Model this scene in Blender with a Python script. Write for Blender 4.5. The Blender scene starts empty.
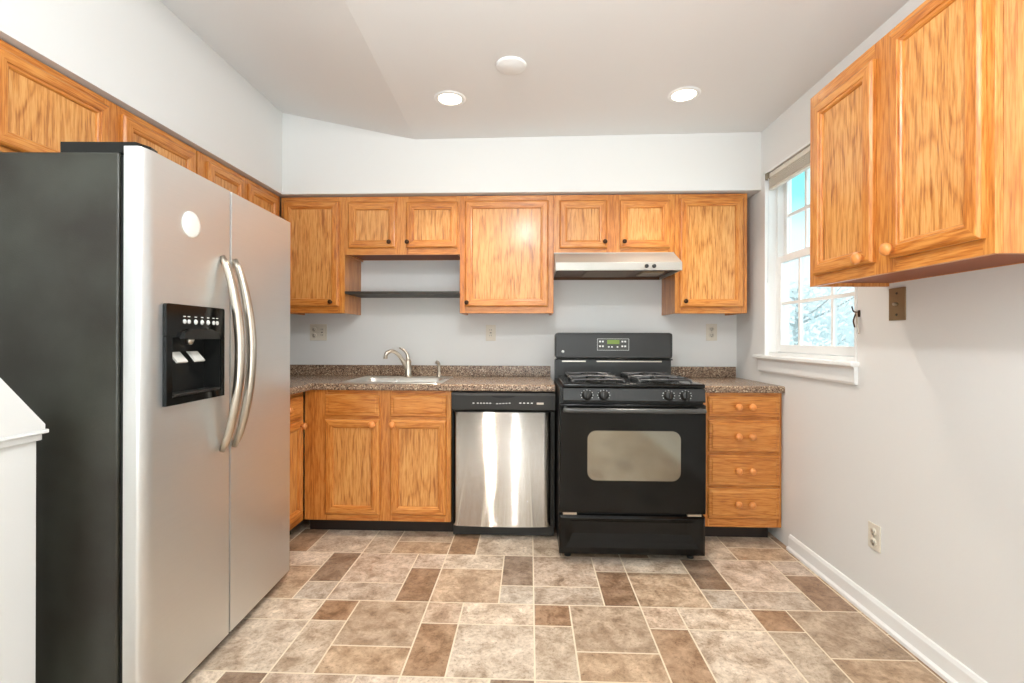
import bpy, bmesh, math, random
from mathutils import Vector, Matrix
random.seed(4)
S = bpy.context.scene
COL = S.collection
R = math.radians

# ------------------------------------------------------------------ camera
cam_d = bpy.data.cameras.new('camera')
cam = bpy.data.objects.new('camera', cam_d); COL.objects.link(cam)
cam_d.sensor_fit = 'HORIZONTAL'; cam_d.sensor_width = 36.0
cam_d.lens = 36.0 * 477.2 / 1024.0
cam_d.shift_y = -3.45 / 1024.0
cam_d.clip_start = 0.02; cam_d.clip_end = 200
cam.location = (0, 0, 1.1684)
cam.rotation_euler = (Matrix.Rotation(0.0375, 3, 'Z') @ Matrix.Rotation(R(90), 3, 'X') @ Matrix.Rotation(0.0027, 3, 'Z')).to_euler()
S.camera = cam

# ------------------------------------------------------------------ world, exposure, large lights
S.view_settings.view_transform = 'Standard'
S.view_settings.look = 'None'
S.view_settings.gamma = 1.0
S.view_settings.use_curve_mapping = False
S.view_settings.exposure = 0.66

W = bpy.data.worlds.new('sky'); S.world = W; W.use_nodes = True
wn, wl = W.node_tree.nodes, W.node_tree.links
bg = wn['Background']
tc = wn.new('ShaderNodeTexCoord'); sx = wn.new('ShaderNodeSeparateXYZ'); rp = wn.new('ShaderNodeValToRGB')
wl.new(tc.outputs['Generated'], sx.inputs[0]); wl.new(sx.outputs['Z'], rp.inputs[0]); wl.new(rp.outputs[0], bg.inputs[0])
for k, (pos, col) in enumerate(((0.0, (0.86, 0.95, 1.0)), (0.19, (0.72, 0.93, 1.0)), (0.25, (0.26, 0.84, 0.84)), (0.36, (0.30, 0.86, 0.86)), (0.5, (0.75, 0.80, 0.82)))):
    e = rp.color_ramp.elements[k] if k < 2 else rp.color_ramp.elements.new(pos)
    e.position = pos; e.color = (*col, 1)
bg.inputs[1].default_value = 1.0

def area(name, loc, rot, sx_, sy_, power, col, shape='RECTANGLE'):
    d = bpy.data.lights.new(name, 'AREA'); d.shape = shape; d.size = sx_; d.size_y = sy_
    d.energy = power; d.color = col
    o = bpy.data.objects.new(name, d); COL.objects.link(o); o.location = loc; o.rotation_euler = rot
    return o
# added strip lights behind the camera, placed to streak the dishwasher's brushed steel
area('rear_streak_fill', (0.13, -3.25, 1.25), (R(90), 0, 0), 0.55, 2.2, 6, (0.90, 0.96, 1.0))
area('left_streak_fill', (-1.10, -3.25, 1.25), (R(90), 0, 0), 0.08, 2.2, 1.2, (1.0, 0.95, 0.86))
area('right_streak_fill', (1.24, -3.25, 1.25), (R(90), 0, 0), 0.09, 2.2, 2, (0.95, 0.97, 1.0))
# the globe lamp on the kitchen ceiling just above and behind the frame: it throws the cabinets' shadows on the back wall
gl = bpy.data.lights.new('ceiling_globe_lamp', 'POINT'); gl.energy = 27; gl.shadow_soft_size = 0.06; gl.color = (0.95, 0.98, 1.0)
go = bpy.data.objects.new('ceiling_globe_lamp', gl); COL.objects.link(go); go.location = (-0.05, 0.78, 2.36)
# added fill behind the camera, aimed up so the rear ceiling bounces it
area('bounce_fill', (0.0, -1.5, 0.7), (R(180), 0, 0), 2.4, 2.4, 98, (0.84, 0.94, 1.0), 'DISK')
# daylight through the kitchen window
area('kitchen_window_daylight', (2.5, 2.58, 1.75), (0, R(90), 0), 1.4, 1.4, 12, (0.86, 0.95, 1.0))

# ------------------------------------------------------------------ materials
def srgb(r, g, b):
    f = lambda c: (c / 255 / 12.92) if c / 255 <= 0.04045 else ((c / 255 + 0.055) / 1.055) ** 2.4
    return (f(r), f(g), f(b), 1)
def mat(name, col, rough=0.5, metal=0.0, coat=0.0, emit=None, es=0.0, spec=0.5):
    m = bpy.data.materials.new(name); m.use_nodes = True
    p = m.node_tree.nodes['Principled BSDF']
    p.inputs['Base Color'].default_value = col; p.inputs['Roughness'].default_value = rough
    p.inputs['Metallic'].default_value = metal; p.inputs['Coat Weight'].default_value = coat
    p.inputs['Specular IOR Level'].default_value = spec
    if emit: p.inputs['Emission Color'].default_value = emit; p.inputs['Emission Strength'].default_value = es
    return m
def nodes(m): return m.node_tree.nodes, m.node_tree.links, m.node_tree.nodes['Principled BSDF']
def ramp(n, stops, interp='LINEAR'):
    r = n.new('ShaderNodeValToRGB'); cr = r.color_ramp; cr.interpolation = interp
    cr.elements[0].position, cr.elements[0].color = stops[0]
    cr.elements[1].position, cr.elements[1].color = stops[-1]
    for p, c in stops[1:-1]:
        e = cr.elements.new(p); e.color = c
    return r
def math_node(n, l, op, a, b=None):
    k = n.new('ShaderNodeMath'); k.operation = op
    for i, v in enumerate((a, b)):
        if v is None: continue
        if isinstance(v, (int, float)): k.inputs[i].default_value = v
        else: l.new(v, k.inputs[i])
    return k.outputs[0]

def wall_paint(name, col, rough=0.55):
    m = mat(name, col, rough, spec=0.3); n, l, p = nodes(m)
    t = n.new('ShaderNodeTexCoord'); no = n.new('ShaderNodeTexNoise'); no.inputs['Scale'].default_value = 160; no.inputs['Detail'].default_value = 3
    l.new(t.outputs['Object'], no.inputs['Vector'])
    b = n.new('ShaderNodeBump'); b.inputs['Strength'].default_value = 0.06; b.inputs['Distance'].default_value = 0.004
    l.new(no.outputs['Fac'], b.inputs['Height']); l.new(b.outputs[0], p.inputs['Normal'])
    return m

def oak(name, light, mid, dark, axis='Z', figure=0.2, fleck=0.4):
    m = mat(name, mid, 0.34, coat=0.25); n, l, p = nodes(m)
    p.inputs['Coat Roughness'].default_value = 0.18
    t = n.new('ShaderNodeTexCoord'); oi = n.new('ShaderNodeObjectInfo')
    off = n.new('ShaderNodeVectorMath'); off.operation = 'SCALE'; off.inputs[0].default_value = (7.3, 3.1, 5.7); l.new(oi.outputs['Random'], off.inputs['Scale'])
    ad = n.new('ShaderNodeVectorMath'); ad.operation = 'ADD'; l.new(t.outputs['Object'], ad.inputs[0]); l.new(off.outputs[0], ad.inputs[1])
    def noise(across, along, det, rough=0.5, dist=0.0):
        mp = n.new('ShaderNodeMapping'); l.new(ad.outputs[0], mp.inputs['Vector'])
        mp.inputs['Scale'].default_value = (across, across, along) if axis == 'Z' else (along, across, across)
        k = n.new('ShaderNodeTexNoise'); k.inputs['Scale'].default_value = 1.0; k.inputs['Detail'].default_value = det
        k.inputs['Roughness'].default_value = rough; k.inputs['Distortion'].default_value = dist
        l.new(mp.outputs[0], k.inputs['Vector']); return k.outputs['Fac']
    # growth-ring figure, open pores and broad colour drift
    pp = math_node(n, l, 'PINGPONG', math_node(n, l, 'MULTIPLY', noise(6.0, 0.9, 2.0, 0.4), 26.0), 1.0)
    lr = ramp(n, [(0.0, (0, 0, 0, 1)), (0.45, (1, 1, 1, 1))]); l.new(pp, lr.inputs[0])
    fr = ramp(n, [(0.34, (0, 0, 0, 1)), (0.58, (1, 1, 1, 1))]); l.new(noise(260.0, 14.0, 2), fr.inputs[0])
    fk = ramp(n, [(0.38, (0, 0, 0, 1)), (0.56, (1, 1, 1, 1))]); l.new(noise(130.0, 9.0, 3, 0.6, 0.3), fk.inputs[0])
    s1 = math_node(n, l, 'MULTIPLY', lr.outputs[0], figure)
    s2 = math_node(n, l, 'MULTIPLY', fr.outputs[0], 0.22)
    s3 = math_node(n, l, 'MULTIPLY', noise(22.0, 0.8, 3), 0.55)
    s4 = math_node(n, l, 'MULTIPLY', fk.outputs[0], fleck)
    sm = math_node(n, l, 'ADD', math_node(n, l, 'ADD', s1, s2), math_node(n, l, 'ADD', s3, s4))
    tot = figure + fleck + 0.22 + 0.28
    sm = math_node(n, l, 'DIVIDE', sm, tot)
    cr = ramp(n, [(0.25, dark), (0.68, mid), (1.0, light)]); l.new(sm, cr.inputs[0])
    l.new(cr.outputs[0], p.inputs['Base Color'])
    b = n.new('ShaderNodeBump'); b.inputs['Strength'].default_value = 0.15; b.inputs['Distance'].default_value = 0.002
    l.new(sm, b.inputs['Height']); l.new(b.outputs[0], p.inputs['Normal'])
    return m

M = {}
M['wall'] = wall_paint('wall_paint', srgb(229, 228, 225))
M['ceiling'] = wall_paint('ceiling_paint', srgb(231, 230, 228), 0.7)
M['trim'] = mat('white_trim_paint', srgb(240, 240, 238), 0.35)
OK_L, OK_M, OK_D = srgb(216, 148, 74), srgb(196, 118, 46), srgb(146, 76, 24)
M['oak_v'] = oak('oak_vertical_grain', OK_L, OK_M, OK_D, 'Z', 0.10, 0.25)
M['oak_h'] = oak('oak_horizontal_grain', OK_L, OK_M, OK_D, 'X', 0.16, 0.25)
M['oak_p'] = oak('oak_veneer_panel', srgb(224, 166, 98), srgb(208, 140, 70), srgb(152, 86, 34), 'Z', 0.34, 0.55)
M['oak_side'] = oak('oak_side_veneer', srgb(216, 148, 82), srgb(198, 122, 56), srgb(156, 86, 34), 'Z', 0.2, 0.2)
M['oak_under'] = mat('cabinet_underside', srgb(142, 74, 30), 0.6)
M['bronze'] = mat('dark_bronze', srgb(70, 48, 34), 0.35, 0.8)
M['wood_knob'] = mat('turned_wood', srgb(222, 142, 74), 0.3, coat=0.3)
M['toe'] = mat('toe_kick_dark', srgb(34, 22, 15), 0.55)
M['black_gloss'] = mat('black_enamel', (0.004, 0.004, 0.0035, 1), 0.14, spec=0.28)
M['black'] = mat('black_plastic', (0.016, 0.016, 0.015, 1), 0.4)
M['black_soft'] = mat('black_satin', (0.010, 0.010, 0.009, 1), 0.30, spec=0.3)
M['satin_panel'] = mat('satin_black_panel', (0.020, 0.0195, 0.018, 1), 0.34, spec=0.45)
M['outlet'] = mat('outlet_cream_plastic', srgb(222, 214, 198), 0.4)
M['iron'] = mat('cast_iron', (0.09, 0.09, 0.092, 1), 0.32, 0.6)
M['gasket'] = mat('gasket_dark', (0.008, 0.008, 0.008, 1), 0.7)
M['nickel'] = mat('brushed_nickel', srgb(196, 186, 172), 0.28, 1.0)
M['white_print'] = mat('white_print', srgb(225, 225, 222), 0.5)
M['white_plastic'] = mat('white_plastic', srgb(236, 234, 226), 0.35)
M['slot'] = mat('outlet_slot', srgb(60, 56, 50), 0.6)
M['display'] = mat('lit_display', srgb(30, 40, 18), 0.3, emit=srgb(140, 170, 60), es=0.5)
M['lens'] = mat('lamp_lens', srgb(255, 248, 235), 0.4, emit=(1.0, 0.86, 0.62, 1), es=6.0)
M['brass'] = mat('aged_brass_plate', srgb(148, 124, 92), 0.45, 0.6)
M['shelf'] = mat('dark_shelf_board', srgb(48, 42, 34), 0.5)
M['dark_brown'] = mat('hood_inside', srgb(92, 62, 40), 0.45, 0.5)
M['blind'] = mat('blind_slats', srgb(222, 214, 200), 0.4)
M['blind_d'] = mat('blind_bracket', srgb(140, 130, 112), 0.4, 0.3)
M['cord'] = mat('cord_white', srgb(225, 225, 225), 0.6)
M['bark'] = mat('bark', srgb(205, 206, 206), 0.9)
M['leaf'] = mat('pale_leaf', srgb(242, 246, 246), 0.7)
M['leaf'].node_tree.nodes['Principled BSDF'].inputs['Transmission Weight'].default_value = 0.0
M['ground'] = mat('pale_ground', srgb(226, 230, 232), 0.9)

def steel(name, col, rough, scale, aniso=0.0):
    m = mat(name, col, rough, 1.0); n, l, p = nodes(m)
    t = n.new('ShaderNodeTexCoord'); mp = n.new('ShaderNodeMapping'); mp.inputs['Scale'].default_value = scale
    l.new(t.outputs['Object'], mp.inputs[0])
    no = n.new('ShaderNodeTexNoise'); no.inputs['Scale'].default_value = 1; no.inputs['Detail'].default_value = 4
    l.new(mp.outputs[0], no.inputs['Vector'])
    r = ramp(n, [(0.3, (rough - 0.05,) * 3 + (1,)), (0.7, (rough + 0.06,) * 3 + (1,))]); l.new(no.outputs['Fac'], r.inputs[0])
    l.new(r.outputs[0], p.inputs['Roughness'])
    if aniso:
        p.inputs['Anisotropic'].default_value = aniso
        tg = n.new('ShaderNodeTangent'); tg.direction_type = 'UV_MAP'; tg.uv_map = 'brush'
        l.new(tg.outputs[0], p.inputs['Tangent'])
    return m
M['steel'] = steel('stainless_door', srgb(226, 228, 228), 0.46, (3, 3, 260))
M['steel_dw'] = steel('brushed_stainless', srgb(212, 207, 200), 0.07, (1, 1, 1))
def grooves(m, amount):      # fine horizontal brushing: the grooves tilt the surface up and down only
    n, l, p = nodes(m)
    t = n.new('ShaderNodeTexCoord'); sp = n.new('ShaderNodeSeparateXYZ'); l.new(t.outputs['Object'], sp.inputs[0])
    wn_ = n.new('ShaderNodeTexWhiteNoise'); wn_.noise_dimensions = '1D'; l.new(math_node(n, l, 'MULTIPLY', sp.outputs['Z'], 4000.0), wn_.inputs['W'])
    w2 = n.new('ShaderNodeTexWhiteNoise'); w2.noise_dimensions = '1D'; l.new(math_node(n, l, 'MULTIPLY', sp.outputs['Z'], 2717.0), w2.inputs['W'])
    k = math_node(n, l, 'MULTIPLY', math_node(n, l, 'SUBTRACT', math_node(n, l, 'ADD', wn_.outputs['Value'], w2.outputs['Value']), 1.0), amount)
    cb = n.new('ShaderNodeCombineXYZ'); l.new(k, cb.inputs['Z'])
    ge = n.new('ShaderNodeNewGeometry'); ad = n.new('ShaderNodeVectorMath'); ad.operation = 'ADD'
    l.new(ge.outputs['Normal'], ad.inputs[0]); l.new(cb.outputs[0], ad.inputs[1])
    no = n.new('ShaderNodeVectorMath'); no.operation = 'NORMALIZE'; l.new(ad.outputs[0], no.inputs[0]); l.new(no.outputs[0], p.inputs['Normal'])
grooves(M['steel_dw'], 1.8)
M['steel_hood'] = steel('hood_stainless', srgb(178, 175, 168), 0.42, (3, 200, 200))
M['steel_hood'].node_tree.nodes['Principled BSDF'].inputs['Metallic'].default_value = 0.45
M['steel_sink'] = steel('sink_stainless', srgb(222, 218, 210), 0.30, (2, 2, 2))
M['glass_oven'] = mat('mirrored_oven_glass', srgb(150, 145, 132), 0.10, 0.9)
M['dark_handle'] = mat('dark_grey_handle', (0.06, 0.06, 0.058, 1), 0.22)

def fridge_side():
    m = mat('textured_dark_grey', srgb(50, 50, 43), 0.38); n, l, p = nodes(m)
    t = n.new('ShaderNodeTexCoord')
    a = n.new('ShaderNodeTexNoise'); a.inputs['Scale'].default_value = 3.5; a.inputs['Detail'].default_value = 6; l.new(t.outputs['Object'], a.inputs['Vector'])
    r = ramp(n, [(0.35, srgb(40, 36, 29)), (0.7, srgb(62, 63, 55))]); l.new(a.outputs['Fac'], r.inputs[0]); l.new(r.outputs[0], p.inputs['Base Color'])
    f = n.new('ShaderNodeTexNoise'); f.inputs['Scale'].default_value = 320; l.new(t.outputs['Object'], f.inputs['Vector'])
    b = n.new('ShaderNodeBump'); b.inputs['Strength'].default_value = 0.25; b.inputs['Distance'].default_value = 0.002
    l.new(f.outputs['Fac'], b.inputs['Height']); l.new(b.outputs[0], p.inputs['Normal'])
    return m
M['fridge_side'] = fridge_side()

def laminate():
    m = mat('speckled_brown_laminate', srgb(120, 98, 78), 0.25); n, l, p = nodes(m)
    t = n.new('ShaderNodeTexCoord')
    v = n.new('ShaderNodeTexVoronoi'); v.inputs['Scale'].default_value = 190; l.new(t.outputs['Object'], v.inputs['Vector'])
    sp = n.new('ShaderNodeSeparateColor'); l.new(v.outputs['Color'], sp.inputs[0])
    r = ramp(n, [(0.0, srgb(72, 56, 46)), (0.16, srgb(122, 98, 80)), (0.45, srgb(150, 124, 102)), (0.75, srgb(174, 148, 122)), (0.93, srgb(206, 188, 162))], 'CONSTANT')
    l.new(sp.outputs[0], r.inputs[0]); l.new(r.outputs[0], p.inputs['Base Color'])
    return m
M['laminate'] = laminate()

def glass():
    m = bpy.data.materials.new('window_glass'); m.use_nodes = True; n, l = m.node_tree.nodes, m.node_tree.links
    n.remove(n['Principled BSDF']); o = n['Material Output']
    a = n.new('ShaderNodeBsdfTransparent'); a.inputs[0].default_value = (0.93, 0.97, 0.98, 1)
    g = n.new('ShaderNodeBsdfGlossy'); g.inputs['Roughness'].default_value = 0.02
    x = n.new('ShaderNodeMixShader'); x.inputs[0].default_value = 0.06
    l.new(a.outputs[0], x.inputs[1]); l.new(g.outputs[0], x.inputs[2]); l.new(x.outputs[0], o.inputs[0])
    return m
M['glass'] = glass()

def tile_mat():
    m = mat('stone_look_vinyl_tile', srgb(180, 150, 125), 0.38); n, l, p = nodes(m)
    at = n.new('ShaderNodeAttribute'); at.attribute_name = 'tile_color'
    t = n.new('ShaderNodeTexCoord')
    sh = n.new('ShaderNodeVectorMath'); sh.operation = 'MULTIPLY_ADD'; l.new(at.outputs['Color'], sh.inputs[0]); sh.inputs[1].default_value = (37, 51, 23); l.new(t.outputs['Object'], sh.inputs[2])
    a = n.new('ShaderNodeTexNoise'); a.inputs['Scale'].default_value = 11; a.inputs['Detail'].default_value = 8; a.inputs['Roughness'].default_value = 0.74; a.inputs['Distortion'].default_value = 0.35
    l.new(sh.outputs[0], a.inputs['Vector'])
    r1 = ramp(n, [(0.30, (0.42, 0.34, 0.27, 1)), (0.44, (0.84, 0.77, 0.70, 1)), (0.54, (1.12, 1.11, 1.08, 1)), (0.66, (1.45, 1.48, 1.50, 1))]); l.new(a.outputs['Fac'], r1.inputs[0])
    f = n.new('ShaderNodeTexNoise'); f.inputs['Scale'].default_value = 75; f.inputs['Detail'].default_value = 5; f.inputs['Roughness'].default_value = 0.75
    l.new(sh.outputs[0], f.inputs['Vector'])
    r2 = ramp(n, [(0.30, (0.52, 0.46, 0.40, 1)), (0.45, (0.96, 0.95, 0.94, 1)), (0.7, (1.15, 1.15, 1.15, 1))]); l.new(f.outputs['Fac'], r2.inputs[0])
    m1 = n.new('ShaderNodeMix'); m1.data_type = 'RGBA'; m1.blend_type = 'MULTIPLY'; m1.inputs[0].default_value = 1
    l.new(at.outputs['Color'], m1.inputs[6]); l.new(r1.outputs[0], m1.inputs[7])
    m2 = n.new('ShaderNodeMix'); m2.data_type = 'RGBA'; m2.blend_type = 'MULTIPLY'; m2.inputs[0].default_value = 1
    l.new(m1.outputs[2], m2.inputs[6]); l.new(r2.outputs[0], m2.inputs[7])
    l.new(m2.outputs[2], p.inputs['Base Color'])
    return m
M['tile'] = tile_mat()
M['grout'] = mat('cream_grout', srgb(226, 212, 188), 0.6)

# ------------------------------------------------------------------ mesh helpers
class MB:
    """collects shapes; build() links them as ONE mesh object"""
    def __init__(s): s.bm = bmesh.new(); s.mi = 0; s.sm = False
    def face(s, vs):
        try: f = s.bm.faces.new(vs)
        except ValueError: return None
        f.material_index = s.mi; f.smooth = s.sm; return f
    def box(s, x0, x1, y0, y1, z0, z1, bev=0.0, seg=2):
        v = [s.bm.verts.new(c) for c in ((x0,y0,z0),(x1,y0,z0),(x1,y1,z0),(x0,y1,z0),(x0,y0,z1),(x1,y0,z1),(x1,y1,z1),(x0,y1,z1))]
        fs = [s.face([v[i] for i in q]) for q in ((0,3,2,1),(4,5,6,7),(0,1,5,4),(1,2,6,5),(2,3,7,6),(3,0,4,7))]
        if bev:
            es = list({e for f in fs for e in f.edges})
            r = bmesh.ops.bevel(s.bm, geom=es, offset=bev, segments=seg, affect='EDGES', profile=0.5)
            for f in r['faces']: f.material_index = s.mi; f.smooth = True
        return s
    def prism(s, poly, axis, a0, a1, smooth=False):
        """poly: 2-D outline; axis 'x': (y,z), 'y': (x,z), 'z': (x,y)"""
        def P(u, v, a): return {'x': (a, u, v), 'y': (u, a, v), 'z': (u, v, a)}[axis]
        A = [s.bm.verts.new(P(u, v, a0)) for u, v in poly]; B = [s.bm.verts.new(P(u, v, a1)) for u, v in poly]
        n = len(poly); fs = [s.face(A[::-1]), s.face(B)]
        for i in range(n):
            f = s.face([A[i], A[(i+1) % n], B[(i+1) % n], B[i]])
            if f and smooth: f.smooth = True
        return s
    def loops(s, rings, cap0=False, cap1=True, mats=None):
        L = [[s.bm.verts.new(c) for c in r] for r in rings]; n = len(L[0])
        for a, b in zip(L, L[1:]):
            for i in range(n):
                f = s.face([a[i], a[(i+1) % n], b[(i+1) % n], b[i]])
                if f and mats: f.material_index = mats[i]
        if cap0: s.face(L[0][::-1])
        if cap1: s.face(L[-1])
        return s
    def lathe(s, prof, o=(0,0,0), d=(0,0,1), n=20, cap=True):
        """prof: (radius, height) along direction d from o"""
        d = Vector(d).normalized(); a = d.orthogonal().normalized(); b = d.cross(a); o = Vector(o)
        rings = [[o + d*hh + (a*math.cos(2*math.pi*i/n) + b*math.sin(2*math.pi*i/n))*max(r, 1e-5) for i in range(n)] for r, hh in prof]
        k = s.sm; s.sm = True; s.loops(rings, cap, cap); s.sm = k; return s
    def tube(s, pts, r, n=10, flat=1.0):
        pts = [Vector(p) for p in pts]; rs = r if isinstance(r, (list, tuple)) else [r]*len(pts); rings = []
        pa = None
        for i, p in enumerate(pts):
            t = (pts[min(i+1, len(pts)-1)] - pts[max(i-1, 0)]).normalized()
            a = t.orthogonal().normalized() if pa is None else (pa - t*pa.dot(t)).normalized()
            pa = a; b = t.cross(a)
            rings.append([p + (a*math.cos(2*math.pi*k/n) + b*math.sin(2*math.pi*k/n)*flat)*rs[i] for k in range(n)])
        k = s.sm; s.sm = True; s.loops(rings, True, True); s.sm = k; return s
    def build(s, name, mats, parent=None, loc=(0,0,0)):
        bmesh.ops.recalc_face_normals(s.bm, faces=s.bm.faces[:])
        me = bpy.data.meshes.new(name); s.bm.to_mesh(me); s.bm.free()
        for m in (mats if isinstance(mats, (list, tuple)) else [mats]): me.materials.append(m)
        o = bpy.data.objects.new(name, me); COL.objects.link(o); o.location = loc
        if parent is not None: o.parent = parent
        return o
def curve(pts, n=8):
    """Catmull-Rom through the points"""
    P = [Vector(p) for p in pts]; P = [2*P[0]-P[1]] + P + [2*P[-1]-P[-2]]; out = []
    for i in range(1, len(P)-2):
        for k in range(n):
            t = k/n; a, b, c, d = P[i-1:i+3]
            out.append(0.5*((2*b)+(c-a)*t+(2*a-5*b+4*c-d)*t*t+(3*b-a-3*c+d)*t**3))
    out.append(P[-2]); return out
def thing(name, label, cat, loc=(0,0,0), rz=0.0, group=None):
    o = bpy.data.objects.new(name, None); COL.objects.link(o); o.location = loc; o.rotation_euler = (0, 0, rz)
    o.empty_display_size = 0.1
    return tag(o, label, cat, group)
def tag(o, label, cat, group=None):
    o['label'] = label; o['category'] = cat
    if group: o['group'] = group
    return o
def struct(o): o['kind'] = 'structure'; return o
def dup(root, loc, rz, label):
    r = root.copy(); COL.objects.link(r); r.location = loc; r.rotation_euler = (0, 0, rz); r['label'] = label
    for ch in list(root.children):
        c = ch.copy(); COL.objects.link(c); c.parent = r
        for g in list(ch.children):
            d = g.copy(); COL.objects.link(d); d.parent = c
    return r

# ------------------------------------------------------------------ the room
YB, XR, XL, ZC = 3.396, 1.446, -1.95, 2.453
YF = -3.3
# window opening in the right wall
WY0, WY1, WZ0, WZ1 = 2.167, 2.999, 1.066, 2.19
struct(MB().box(XL-0.15, XR+0.15, YB, YB+0.12, 0, 2.8).build('wall_back', M['wall']))
b = MB(); T = 0.15
b.box(XR, XR+T, YF, WY0, 0, 2.8); b.box(XR, XR+T, WY1, YB, 0, 2.8)
b.box(XR, XR+T, WY0, WY1, 0, WZ0); b.box(XR, XR+T, WY0, WY1, WZ1, 2.8)
struct(b.build('wall_right', M['wall']))
struct(MB().box(XL-0.15, XL, YF, YB, 0, 2.8).build('wall_left', M['wall']))
struct(MB().box(XL-0.15, XR+0.15, YF-0.12, YF, 0, 2.8).build('wall_front', M['wall']))
# soffits above the wall cabinets
SY, SX, SZ = 3.046, -1.613, 2.100
struct(MB().box(SX, XR, SY, YB, SZ, 2.78).build('wall_soffit_back', M['wall']))
struct(MB().box(XL, SX, 0.2, YB, SZ, 2.78).build('wall_soffit_left', M['wall']))
# ceiling: level over the kitchen, tilting up towards the left wall
CX0, CX1 = -0.705, -0.738          # the crease at y = 1.786 and 3.036
cx = lambda y: CX0 + (CX1-CX0)*(y-1.786)/1.25
b = MB()
za = 2.445
A = [b.bm.verts.new(c) for c in ((cx(YF), YF, za), (XR, YF, ZC+0.01), (XR, YB, ZC+0.01), (cx(YB), YB, za))]
Bv = [b.bm.verts.new(c) for c in ((XL, YF, 2.72), (XL, YB, 2.70))]
b.face([A[0], A[3], A[2], A[1]]); b.face([Bv[0], Bv[1], A[3], A[0]])
struct(b.build('ceiling', M['ceiling']))
struct(MB().box(XL-0.15, XR+0.15, YF-0.12, YB+0.12, 2.80, 2.9).build('ceiling_roof', M['ceiling']))

# floor: stone-look vinyl in a six by six modular pattern
OX, OY, U = 0.0203, 2.0942, 0.1544
TILES = [  # x0, x1, y0, y1 in units, colour
 (2,3,0,2,(146,114,88)), (2,3,2,3,(190,170,152)), (3,5,0,2,(182,154,126)), (3,5,2,3,(196,178,158)), (5,6,1,3,(138,114,94)), (5,6,0,1,(178,164,148)),
 (0,2,1,3,(188,166,146)), (0,2,0,1,(182,164,146)), (0,1,-1,0,(150,114,84)), (0,1,-3,-1,(182,162,140)), (1,3,-2,0,(166,142,118)), (1,3,-3,-2,(174,144,114)),
 (3,4,-1,0,(190,164,140)), (3,4,-3,-1,(158,124,94)), (4,6,-1,0,(196,176,154)), (4,6,-3,-1,(190,172,152))]
b = MB()
b.mi = 1; b.box(XL, XR, YF, YB, -0.08, 0.0); b.mi = 0
lay = b.bm.faces.layers.float_color if hasattr(b.bm.faces.layers, 'float_color') else None
cl = b.bm.loops.layers.float_color.new('tile_color')
g = 0.0032
for bi in range(-4, 4):
    for bj in range(-7, 3):
        for x0, x1, y0, y1, c in TILES:
            X0, X1 = OX + (x0+6*bi)*U + g, OX + (x1+6*bi)*U - g
            Y0, Y1 = OY + (y0+6*bj)*U + g, OY + (y1+6*bj)*U - g
            X0, X1, Y0, Y1 = max(X0, XL), min(X1, XR), max(Y0, YF), min(Y1, YB)
            if X1-X0 < 0.004 or Y1-Y0 < 0.004: continue
            f = b.face([b.bm.verts.new(p) for p in ((X0,Y0,.0008),(X1,Y0,.0008),(X1,Y1,.0008),(X0,Y1,.0008))])
            jt = random.uniform(-6, 6); lm = sum(c)/3; k = srgb(*[(v*0.80 + lm*0.20)*1.05 + jt for v in c])
            for lp in f.loops: lp[cl] = k
struct(b.build('floor', [M['tile'], M['grout']]))

# baseboard on the right wall
b = MB(); b.prism([(XR, 0.0008), (XR-0.024, 0.0008), (XR-0.024, 0.014), (XR-0.013, 0.022), (XR-0.012, 0.070), (XR-0.006, 0.084), (XR, 0.086)], 'y', YF, 2.70)
struct(b.build('baseboard_right', M['trim']))
# rear room baseboard
struct(MB().box(XL, XR-0.03, YF, YF+0.014, 0.0008, 0.09).build('baseboard_front', M['trim']))

# low raked stair wall beside the refrigerator
KX = -1.343
b = MB(); b.box(KX-0.12, KX, 0.25, 1.25, 0.0008, 0.886)
struct(b.build('wall_stair', M['wall']))
b = MB(); b.prism([(0.25, 0.917), (1.25, 0.917), (1.25, 0.931), (0.45, 0.931+0.80*1.22), (0.25, 0.931+0.80*1.22)], 'x', KX-0.12, KX+0.026)
struct(b.build('wall_stair_rake', M['wall']))
b = MB(); b.box(KX-0.13, KX+0.012, 0.25, 1.256, 0.886, 0.905, 0.003); b.box(KX-0.135, KX+0.028, 0.25, 1.260, 0.9055, 0.917, 0.003)
struct(b.build('trim_stair', M['trim']))

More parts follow.
